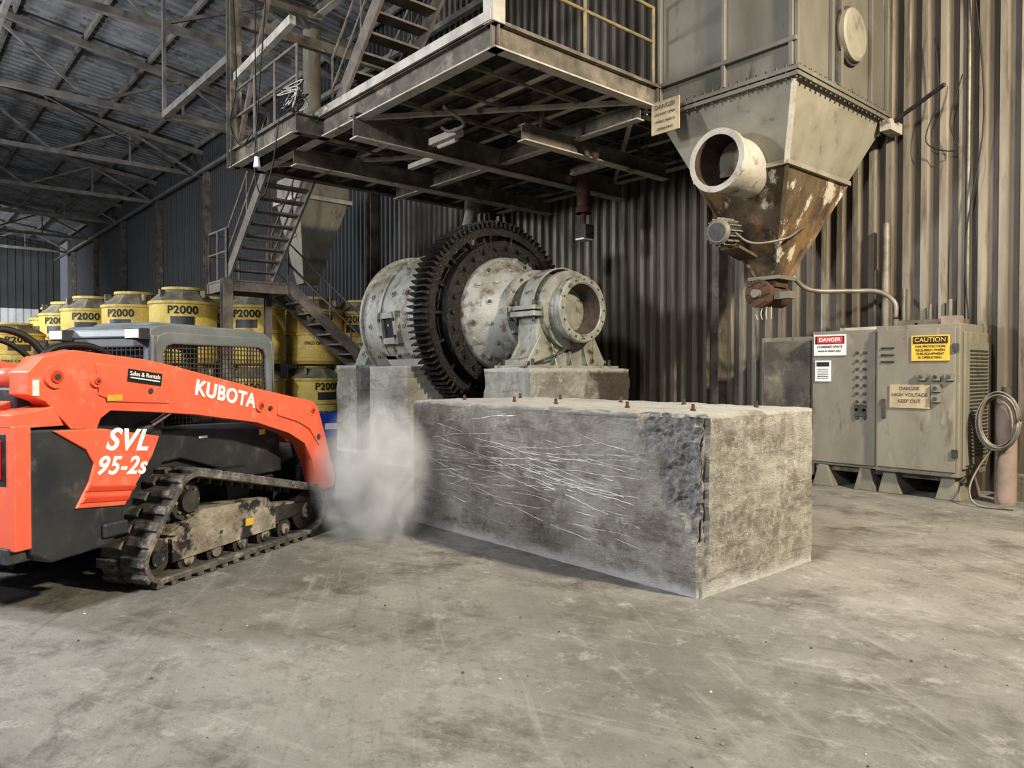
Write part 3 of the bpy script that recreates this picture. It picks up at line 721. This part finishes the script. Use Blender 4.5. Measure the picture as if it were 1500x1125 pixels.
# ------------------------------------------------------------------ bins
def bin_mesh():
    b=B()
    b.lathe([(0,.02),(.70,.02),(.74,.08),(.76,.10),(.76,.18),(.74,.20),(.74,.75),(.765,.77),(.765,.82),(.74,.84),(.74,1.36),(.77,1.38),(.77,1.44)],(0,0,0),'z',YBIN,40)
    b.lathe([(.77,1.44),(.73,1.47),(.47,1.70),(.43,1.70)],(0,0,0),'z',GBIN,10,False)
    b.lathe([(.43,1.70),(.47,1.72),(.47,1.78),(.0,1.79)],(0,0,0),'z',YBIN,28)
    for k in range(4):
        a=math.pi/4+k*math.pi/2
        b.obox((.62*math.cos(a),.62*math.sin(a),1.62),(.07*math.cos(a),.07*math.sin(a),0),(-.03*math.sin(a),.03*math.cos(a),0),(0,0,.08),GBIN)
    for z0,z1,w,mm in ((.88,1.08,.35,BLACKP),):
        n=8; 
        pa=[(-w+2*w*i/n) for i in range(n+1)]
        A=b.vs([(.748*math.cos(p),.748*math.sin(p),z0) for p in pa]); C=b.vs([(.748*math.cos(p),.748*math.sin(p),z1) for p in pa])
        for i in range(n): b.face([A[i],A[i+1],C[i+1],C[i]],mm)
    bmesh.ops.recalc_face_normals(b.bm,faces=b.bm.faces[:])
    me=bpy.data.meshes.new('bin_mesh'); b.bm.to_mesh(me); b.bm.free()
    for m in b.mats: me.materials.append(m)
    return me
BM=bin_mesh()
T1=text('P2000',.25,(0,0,0),(0,0,0),BLACKT,'tmp',bold=.006,bendR=.752,ext=.001,spacing=1.08).data
T2=text('FIRES ON DRUM',.11,(0,0,0),(0,0,0),BLACKT,'tmp2',bold=.001,bendR=.752,ext=.001).data
for o in [o for o in bpy.data.objects if o.name.startswith('tmp')]: bpy.data.objects.remove(o)
def addbin(x,y,z,s=1,sz=1):
    e=empty('storage_drum',(x,y,z)); 
    ang=math.atan2(-y,-x)+random.uniform(-.5,.5)
    o=bpy.data.objects.new('drum_body',BM); COL.objects.link(o); o.parent=e; o.rotation_euler=(0,0,ang); e.scale=(s,s,sz)
    for T,zz in ((T1,1.22),(T2,.55)):
        t=bpy.data.objects.new('drum_lettering',T); COL.objects.link(t); t.parent=e
        t.location=(0,0,zz); t.rotation_euler=(R90,0,ang+R90)
HB=1.79
for (x,y) in ((-18.3,5.6),(-18.3,7.3),(-18.35,8.95),(-20.1,5.0),(-20.1,6.8),(-22.0,4.45),(-22.0,6.2),(-24.2,4.3),(-26.5,4.4),(-18.3,10.4)):
    addbin(x,y,0); addbin(x,y,HB)
for (x,y) in ((-22.9,2.75),(-26,2.3),(-28,2.8),(-30,1.8)):
    addbin(x,y,0,1,.80); addbin(x,y,HB*.80,1,.80)
b=B()
b.box(-16.35,-15.6,7.7,8.3,.0,.64,BLUE)
for z in (.12,.3,.48): b.box(-16.37,-15.58,7.68,8.32,z-.02,z+.02,BLUE)
for x in (-16.2,-15.97,-15.75): b.box(x-.02,x+.02,7.67,8.33,.0,.64,BLUE)
b.box(-15.58,-15.575,7.85,8.15,.28,.42,WHS)
b.obj('blue_crate')
# ------------------------------------------------------------------ compact track loader
ld=empty('compact_track_loader',(-6.572,1.0145,0),math.radians(118.3))
def hull(P):
    P=sorted(set(P))
    def half(P):
        h=[]
        for p in P:
            while len(h)>1 and (h[-1][0]-h[-2][0])*(p[1]-h[-2][1])-(h[-1][1]-h[-2][1])*(p[0]-h[-2][0])<=0: h.pop()
            h.append(p)
        return h
    a=half(P); c=half(P[::-1]); return a[:-1]+c[:-1]
def resample(P,n):
    P=P+[P[0]]; L=[0]
    for a,c in zip(P,P[1:]): L.append(L[-1]+math.hypot(c[0]-a[0],c[1]-a[1]))
    out=[];j=0
    for i in range(n):
        s=L[-1]*i/n
        while L[j+1]<s: j+=1
        t=(s-L[j])/(L[j+1]-L[j]); out.append((P[j][0]+(P[j+1][0]-P[j][0])*t,P[j][1]+(P[j+1][1]-P[j][1])*t))
    return out
circ=[(.17,.21,.18),(.50,.585,.235),(1.98,.26,.225)]
pts=[]
for (cx_,cz_,r) in circ:
    for k in range(48):
        a=2*math.pi*k/48; pts.append((round(cx_+r*math.cos(a),5),round(cz_+r*math.sin(a),5)))
NP=156
path=resample(hull(pts),NP)
def track(side,name):
    b=B(); ya,yb=(-.98,-.53) if side<0 else (.53,.98)
    nrm=[]
    for i in range(NP):
        a=path[i-1]; c=path[(i+1)%NP]; d=V((c[0]-a[0],0,c[1]-a[1])).normalized(); nrm.append(V((d.z,0,-d.x)))
    O=[V((p[0],0,p[1])) for p in path]; th=.04
    rings=[]
    for off,y in ((0,ya),(0,yb),(-th,yb),(-th,ya)):
        rings.append(b.vs([o+n*off+V((0,y,0)) for o,n in zip(O,nrm)]))
    for r in range(4):
        A=rings[r];C=rings[(r+1)%4]
        for i in range(NP):
            j=(i+1)%NP; b.face([A[i],A[j],C[j],C[i]],RUBBER)
    yc=(ya+yb)/2; hw=(yb-ya)/2
    for i in range(0,NP,4):
        n=nrm[i]; t=n.cross(V((0,1,0)))
        o=O[i]+V((0,yc,0))
        for s in (-1,1):
            b.obox(o+n*.010+V((0,s*hw*.53,0))+t*(.016*s),t*.034,V((0,hw*.46,0)),n*.022,RUBBER)
        b.obox(o-n*.05+V((0,0,0)),t*.016,V((0,.035,0)),n*.03,RUBBER)
    return b.obj(name,ld,bevel=.006,bseg=1)
track(-1,'track_belt_right'); track(1,'track_belt_left')
b=B()
for sd in (-1,1):
    yc=.755*sd; F=lambda p,a:(p[0],a,p[1])
    def disc(x,z,r,y0,y1,m,seg=32): b.cyl((x,y0,z),(x,y1,z),r,m,seg=seg)
    disc(.50,.585,.15,yc-.1,yc+.1,DARKST); disc(.50,.585,.085,yc-.15,yc+.15,DARKST)
    for k in range(16):
        a=2*math.pi*k/16
        b.obox((.50+.165*math.cos(a),yc,.585+.165*math.sin(a)),(.03*math.cos(a),0,.03*math.sin(a)),(0,.06,0),(-.014*math.sin(a),0,.014*math.cos(a)),DARKST)
    for k in range(8):
        a=2*math.pi*k/8; b.cyl((.5+.11*math.cos(a),yc+.12*sd,.585+.11*math.sin(a)),(.5+.11*math.cos(a),yc+.09*sd,.585+.11*math.sin(a)),.014,MUD,seg=6)
    for (x,z,r) in ((.17,.21,.14),(1.98,.26,.185)):
        disc(x,z,r,yc-.12,yc-.05,DARKST); disc(x,z,r,yc+.05,yc+.12,DARKST); disc(x,z,r*.4,yc-.16,yc+.16,MUD); disc(x,z,r*.8,yc-.10,yc+.10,MUD)
    for x in (.48,.78,1.08,1.38,1.66):
        disc(x,.135,.095,yc-.13,yc-.05,DARKST); disc(x,.135,.095,yc+.05,yc+.13,DARKST); disc(x,.135,.05,yc-.15,yc+.15,MUD)
    b.prism([(.22,.26),(.34,.40),(.60,.46),(1.45,.46),(1.50,.40),(1.98,.35),(1.98,.24),(1.55,.2),(.5,.17),(.28,.19)],F,yc-.12,yc+.12,MUD)
    b.prism([(.28,.36),(.62,.50),(1.42,.47),(1.42,.38),(.40,.33)],F,yc-.17 if sd>0 else yc-.15,yc+.15,MUD)
    b.prism([(.30,.15),(1.5,.18),(1.5,.385),(.5,.385),(.30,.33)],F,*sorted((yc+sd*.12,yc+sd*.165)),MUD)
    b.prism([(1.45,.22),(1.95,.25),(1.95,.34),(1.45,.37)],F,*sorted((yc+sd*.12,yc+sd*.15)),DARKST)
    for x in (.55,1.25): b.prism([(x-.12,.40),(x+.12,.40),(x+.16,.75),(x-.16,.75)],F,min(.3*sd,.72*sd),max(.3*sd,.72*sd),BLACKP)
b.box(1.10,1.20,-.926,-.919,.27,.33,YELS)
b.obj('undercarriage',ld,bevel=.008,bseg=1)
F=lambda p,a:(p[0],a,p[1])
b=B()
b.box(-.45,2.0,-.5,.5,.30,1.15,BLACKP)
b.box(-.78,.5,-.62,.62,.45,1.38,BLACKP)
for sd in (-1,1):
    P=[(-.80,.46),(-.80,1.24),(-.40,1.22),(.20,1.12),(.14,.98),(.0,.82),(-.10,.66),(-.14,.48),(-.24,.40),(-.66,.38)]
    y0,y1=(-.90,-.60) if sd<0 else (.60,.90)
    b.prism(P,F,y0,y1,BLACKP)
    b.prism([(-.72,1.2),(-.72,1.5),(-.40,1.55),(-.05,1.40),(.1,1.15)],F,*((-.66,-.5) if sd<0 else (.5,.66)),BLACKP)
    b.prism([(.15,.84),(.15,1.16),(2.0,1.05),(2.05,.62),(1.6,.62),(.75,.88)],F,*((-.56,-.48) if sd<0 else (.48,.56)),BLACKP)
b.box(-.3,-.1,-.93,-.9,.46,.56,BLACKP)
b.obj('chassis',ld,bevel=.025)
b=B()
for sd in (-1,1):
    P=[(-.66,1.225),(-.30,1.215),(.19,1.125),(.12,.98),(-.02,.80),(-.12,.66),(-.50,.70),(-.40,.86),(-.36,.98),(-.42,1.08)]
    y0,y1=(-.918,-.895) if sd<0 else (.895,.918)
    b.prism(P,F,y0,y1,ORANGE)
b.prism([(-.47,.73),(-.44,.77),(-.07,.725),(-.10,.69)],F,-.926,-.91,ORANGE_D)
b.prism([(-.44,.80),(-.41,.84),(-.02,.79),(-.05,.755)],F,-.926,-.91,ORANGE_D)
b.box(-.90,-.79,-.90,-.62,.50,1.27,ORANGE); b.box(-.90,-.79,.62,.90,.50,1.27,ORANGE); b.box(-.93,-.79,-.60,.60,.52,1.30,ORANGE)
b.prism([(-.90,1.27),(-.88,1.36),(-.70,1.42),(-.2,1.46),(-.2,1.40),(-.5,1.27)],F,-.62,.62,ORANGE)
b.prism([(-.90,1.25),(-.90,1.34),(-.62,1.38),(-.55,1.25)],F,-.88,-.60,ORANGE)
b.prism([(-.92,.42),(-.92,.52),(-.75,.52),(-.75,.42)],F,-.86,.86,BLACKP)
b.obj('body_panels',ld,bevel=.02)
b=B()
for sd in (-1,1):
    b.box(-.915,-.90,min(.70*sd,.80*sd),max(.70*sd,.80*sd),.94,1.18,RED)
    b.box(-.905,-.895,min(.67*sd,.83*sd),max(.67*sd,.83*sd),.90,1.22,BLACKP)
for k in range(8): b.box(-.945,-.93,-.45,.45,.64+.06*k,.665+.06*k,BLACKP)
b.obj('tail_lamps',ld,bevel=.004)
AP=[(-.79,1.46),(-.78,1.60),(-.68,1.70),(-.45,1.745),(.10,1.695),(.35,1.655),(1.33,1.455),(1.95,1.345),(2.15,1.31),(2.24,1.24),(2.36,.95),(2.53,.50),(2.50,.42),(2.30,.40),(2.24,.46),(2.14,.72),(2.02,.90),(1.78,1.02),(1.33,1.15),(.60,1.26),(.20,1.30),(-.18,1.33),(-.26,1.28),(-.30,1.19),(-.46,1.19),(-.56,1.30),(-.66,1.41)]
for sd,nm in ((-1,'right'),(1,'left')):
    b=B(); y0,y1=(-.86,-.70) if sd<0 else (.70,.86)
    b.prism(AP,F,y0,y1,ORANGE)
    ys=-.86 if sd<0 else .86
    def boss(x,z,r,m=ORANGE,h=.025): 
        b.cyl((x,ys-sd*.01,z),(x,ys+sd*h,z),r,m,seg=24)
    for (x,z,r) in ((-.60,1.57,.075),(-.30,1.54,.045),(.15,1.46,.02),(1.36,1.30,.055),(1.5,1.27,.02),(2.12,1.22,.05),(2.22,.95,.03)):
        boss(x,z,r,ORANGE if r>.04 else DARKST,.02)
        if r>.04: boss(x,z,r*.55,ORANGE_D,.03); boss(x,z,r*.25,DARKST,.036)
    b.prism([(1.62,1.33),(2.05,1.26),(2.18,1.18),(2.30,.90),(2.24,.86),(2.08,1.04),(1.9,1.12),(1.6,1.2)],F,*((-.875,-.86) if sd<0 else (.86,.875)),ORANGE)
    b.prism([(-.30,1.66),(-.05,1.64),(.30,1.57),(.34,1.36),(-.15,1.39),(-.28,1.44)],F,*((-.872,-.86) if sd<0 else (.86,.872)),ORANGE)
    b.obj('lift_arm_'+nm,ld,bevel=.018)
b=B()
b.cyl((2.2,-.7,.95),(2.2,.7,.95),.07,ORANGE,seg=20)
b.cyl((-.60,-.7,1.57),(-.60,.7,1.57),.06,ORANGE,seg=20)
for sd in (-1,1):
    b.cyl((-.1,.62*sd,.95),(.35,.64*sd,1.18),.05,BLACKP,seg=16); b.cyl((.35,.64*sd,1.18),(.62,.66*sd,1.32),.025,CHROME,seg=12)
    b.cyl((2.25,.5*sd,1.15),(2.42,.5*sd,.6),.045,BLACKP,seg=16)
    b.prism([(2.30,.30),(2.50,.20),(2.62,.24),(2.66,.78),(2.56,.86),(2.34,.62)],F,*((-.62,-.5) if sd<0 else (.5,.62)),BLACKP)
b.prism([(2.60,.10),(2.68,.10),(2.74,.88),(2.66,.90)],F,-.75,.75,DARKST)
b.box(2.50,2.66,-.7,.7,.12,.2,DARKST)
b.obj('coupler',ld,bevel=.008,bseg=1)
b=B()
for sd in (-1,1):
    ya,yb=(-.52,-.46) if sd<0 else (.46,.52)
    out=[(.50,1.10),(.50,1.78),(.56,1.90),(.66,1.93),(1.80,1.93),(1.92,1.90),(1.97,1.80),(2.02,1.05)]
    inn=[(.62,1.16),(.62,1.74),(.66,1.81),(.72,1.83),(1.76,1.83),(1.84,1.81),(1.88,1.74),(1.92,1.12)]
    n=len(out)
    A=b.vs([F(p,ya) for p in out]);C=b.vs([F(p,yb) for p in out]);D=b.vs([F(p,ya) for p in inn]);E=b.vs([F(p,yb) for p in inn])
    for i in range(n):
        j=(i+1)%n
        b.face([A[i],A[j],D[j],D[i]],GREYP);b.face([C[i],C[j],E[j],E[i]],GREYP);b.face([A[i],A[j],C[j],C[i]],GREYP);b.face([D[i],D[j],E[j],E[i]],GREYP)
    b.box(.60,1.92,ya+.01,yb-.01,1.36,1.40,GREYP)
b.prism([(.48,1.88),(.50,1.95),(.60,1.985),(.80,2.0),(1.7,2.0),(1.9,1.97),(2.02,1.90),(2.0,1.86),(.6,1.86)],F,-.50,.50,GREYP)
b.prism([(.65,1.99),(.72,2.02),(1.35,2.02),(1.42,1.99)],F,-.33,.33,GREYP)
b.box(.50,.56,-.52,-.42,1.1,1.9,GREYP); b.box(.50,.56,.42,.52,1.1,1.9,GREYP); b.box(.50,.56,-.5,.5,1.1,1.45,GREYP)
b.box(1.94,2.0,-.52,-.44,1.0,1.9,GREYP); b.box(1.94,2.0,.44,.52,1.0,1.9,GREYP)
b.box(.50,.56,-.5,.5,1.80,1.9,GREYP)
b.obj('cab_frame',ld,bevel=.015)
b=B()
for sd in (-1,1):
    y=.485*sd
    x=.64
    while x<1.9: b.box(x-.004,x+.004,y-.004,y+.004,1.15,1.83,DARKST); x+=.042
    z=1.17
    while z<1.83: b.box(.62,1.9,y-.004,y+.004,z-.004,z+.004,DARKST); z+=.042
b.box(.535,.54,-.45,.45,1.45,1.8,GLASS)
y=-.44
while y<.45: b.box(.50,.51,y-.003,y+.003,1.46,1.8,DARKST); y+=.05
z=1.48
while z<1.8: b.box(.50,.51,-.44,.44,z-.003,z+.003,DARKST); z+=.05
b.obj('cab_mesh_guard',ld)
b=B()
b.box(.75,1.2,-.26,.26,1.1,1.22,BLACKP); b.box(.68,.8,-.26,.26,1.2,1.72,BLACKP); b.box(.66,.74,-.18,.18,1.7,1.85,BLACKP)
for sd in (-1,1): b.cyl((1.4,.3*sd,1.0),(1.38,.3*sd,1.38),.02,BLACKP,seg=10); b.cyl((1.38,.3*sd,1.34),(1.38,.3*sd,1.46),.035,BLACKP,seg=12)
b.box(.8,1.3,-.40,-.30,1.2,1.28,BLACKP); b.box(.8,1.3,.30,.40,1.2,1.28,BLACKP)
b.obj('operator_seat',ld,bevel=.02)
b=B()
for yy in (-.42,.42): b.box(.40,.50,yy-.08,yy+.08,1.86,1.95,BLACKP); b.box(.39,.40,yy-.07,yy+.07,1.87,1.94,WHS)
b.tube([(-.55,-.58,1.5),(-.45,-.60,1.74),(-.2,-.60,1.79),(.0,-.60,1.74),(.15,-.6,1.6)],.025,CABLE)
b.tube([(-.9,-.35,1.4),(-.85,-.40,1.75),(-.7,-.45,1.88),(-.5,-.5,1.82),(-.35,-.55,1.6)],.025,CABLE)
b.tube([(-.8,-.2,1.4),(-.75,-.25,1.7),(-.6,-.3,1.82),(-.4,-.35,1.7),(-.2,-.35,1.4)],.02,CABLE)
b.tube([(1.9,-.6,1.1),(2.1,-.6,1.3),(2.3,-.6,1.15),(2.4,-.55,.9)],.018,CABLE)
b.box(-.3,.45,-.45,.45,1.38,1.56,BLACKP); b.cyl((.1,.2,1.5),(.1,.2,1.85),.05,DARKST,seg=16)
b.box(.15,.3,-.60,-.56,.95,1.1,BLACKP)
b.box(.95,1.05,-.565,-.558,1.03,1.05,WHS)
b.obj('hoses_and_lights',ld,bevel=.008)
text('KUBOTA',.168,(.95,-.864,1.405),(R90,math.radians(11.5),0),WHITE,'arm_lettering',ld,bold=.0055,spacing=1.10)
text('SVL',.21,(-.10,-.921,1.115),(R90,math.radians(6),0),WHITE,'panel_lettering',ld,bold=.006,shear=.3,spacing=1.12)
text('95-2s',.175,(-.15,-.921,.94),(R90,math.radians(6),0),WHITE,'panel_lettering_2',ld,bold=.004,shear=.3,spacing=1.08)
b=B(); b.obox((.10,-.876,1.56),(.15,0,-.02),(0,.003,0),(.006,0,.045),BLACKT); b.obox((.10,-.880,1.545),(.13,0,-.017),(0,.002,0),(.0006,0,.004),WHITE)
b.obox((-.16,-.876,1.42),(.06,0,0),(0,.003,0),(0,0,.022),YELS); b.obox((-.73,-.864,1.50),(.02,0,0),(0,.003,0),(0,0,.05),WHS)
b.box(1.72,1.80,-.562,-.558,1.0,1.05,YELS)
b.obj('decals',ld)
text('Sales & Rentals',.045,(.10,-.8805,1.575),(R90,math.radians(7),0),WHITE,'dealer_lettering',ld)
# ------------------------------------------------------------------ floor debris
b=B()
for k in range(300):
    if random.random()<.5: x=random.uniform(-9,-1); y=random.uniform(-.5,9.5)
    else: x=random.uniform(-6,-1.5); y=random.uniform(.5,5)
    if -6.8<x<-2.9 and 4.2<y<6.2: continue
    if x<-5.2 and y<3.6 and random.random()<.7: continue
    r=random.choice((.003,.004,.006,.008,.012)) 
    c=V((x,y,r*.4)); P=[c+V((random.uniform(.6,1)*r*math.cos(a),random.uniform(.6,1)*r*math.sin(a),random.uniform(-.3,.2)*r)) for a in (0,1.2,2.4,3.7,5)]
    top=b.bm.verts.new(c+V((0,0,r*.7))); vs=b.vs(P)
    m=random.choice((DARKST,STEELL,CONDUIT))
    for i in range(5): b.face([vs[i],vs[(i+1)%5],top],m)
b.obj('floor_debris')
# ------------------------------------------------------------------ dust cloud
me=bpy.data.meshes.new('dust_cloud'); bm=bmesh.new(); bmesh.ops.create_icosphere(bm,subdivisions=4,radius=1); bm.to_mesh(me); bm.free()
dcl=bpy.data.objects.new('dust_cloud',me); COL.objects.link(dcl); dcl.location=(-6.25,3.66,.60); dcl.scale=(.66,.62,.78)
m=bpy.data.materials.new('airborne_dust'); m.use_nodes=True; N=m.node_tree.nodes; L=m.node_tree.links; N.clear()
out=N.new('ShaderNodeOutputMaterial'); pv=N.new('ShaderNodeVolumePrincipled'); L.new(pv.outputs[0],out.inputs['Volume'])
pv.inputs['Color'].default_value=(.98,.985,.99,1); pv.inputs['Anisotropy'].default_value=-.5
tc=N.new('ShaderNodeTexCoord'); ln=N.new('ShaderNodeVectorMath'); ln.operation='LENGTH'; L.new(tc.outputs['Object'],ln.inputs[0])
fall=ramp(N,L,ln.outputs['Value'],1.0,.05)
nn=noi(N,L,tc.outputs['Object'],1.7,6,.6,.7)
d=math_(N,L,'MULTIPLY',math_(N,L,'MULTIPLY',fall,ramp(N,L,nn,.36,.62)),6.5)
L.new(d,pv.inputs['Density']); me.materials.append(m)
# ------------------------------------------------------------------ lights
def area(name,loc,tgt,size,energy,col):
    l=bpy.data.lights.new(name,'AREA'); l.size=size; l.energy=energy; l.color=col
    o=bpy.data.objects.new(name,l); COL.objects.link(o); o.location=loc
    o.rotation_euler=(V(tgt)-V(loc)).to_track_quat('-Z','Y').to_euler(); return o
area('underside_fill_light',(3.2,6.6,7.2),(-5,7.5,1.0),.6,1900,(1,.88,.68))
area('underside_fill_light',(-1.5,-4.5,7.5),(-6.5,5,1),1.2,1000,(.95,.97,1))
area('underside_fill_light',(-11,-5,5.5),(-10,7,2.8),1.0,950,(.93,.96,1))  # added fill, set low to brighten the mill and the platform underside
area('underside_fill_light',(-26,-3,8.5),(-24,5,3),2,950,(.95,.97,1))
area('ceiling_fill_light',(-22,-4,3.5),(-27,4,12),1,1000,(.93,.96,1))  # added uplight with no known fixture, brightens the roof
area('underside_fill_light',(-55,0,9),(-66,3,0),3,2600,(.95,.98,1))
w=bpy.data.worlds.new('world'); SC.world=w; w.use_nodes=True
w.node_tree.nodes['Background'].inputs[0].default_value=(.8,.85,.95,1); w.node_tree.nodes['Background'].inputs[1].default_value=.22
# ------------------------------------------------------------------ camera
cd=bpy.data.cameras.new('camera'); cam=bpy.data.objects.new('camera',cd); COL.objects.link(cam)
cd.sensor_width=36; cd.lens=1080/1500*36; cd.clip_end=300
cam.location=(0,0,1.6); cam.rotation_euler=(math.radians(90-.93),0,math.radians(49))
SC.camera=cam
SC.view_settings.view_transform='Standard'
SC.view_settings.exposure=-.08
for lk in ('Medium High Contrast','Standard - Medium High Contrast'):
    try: SC.view_settings.look=lk; break
    except Exception: pass
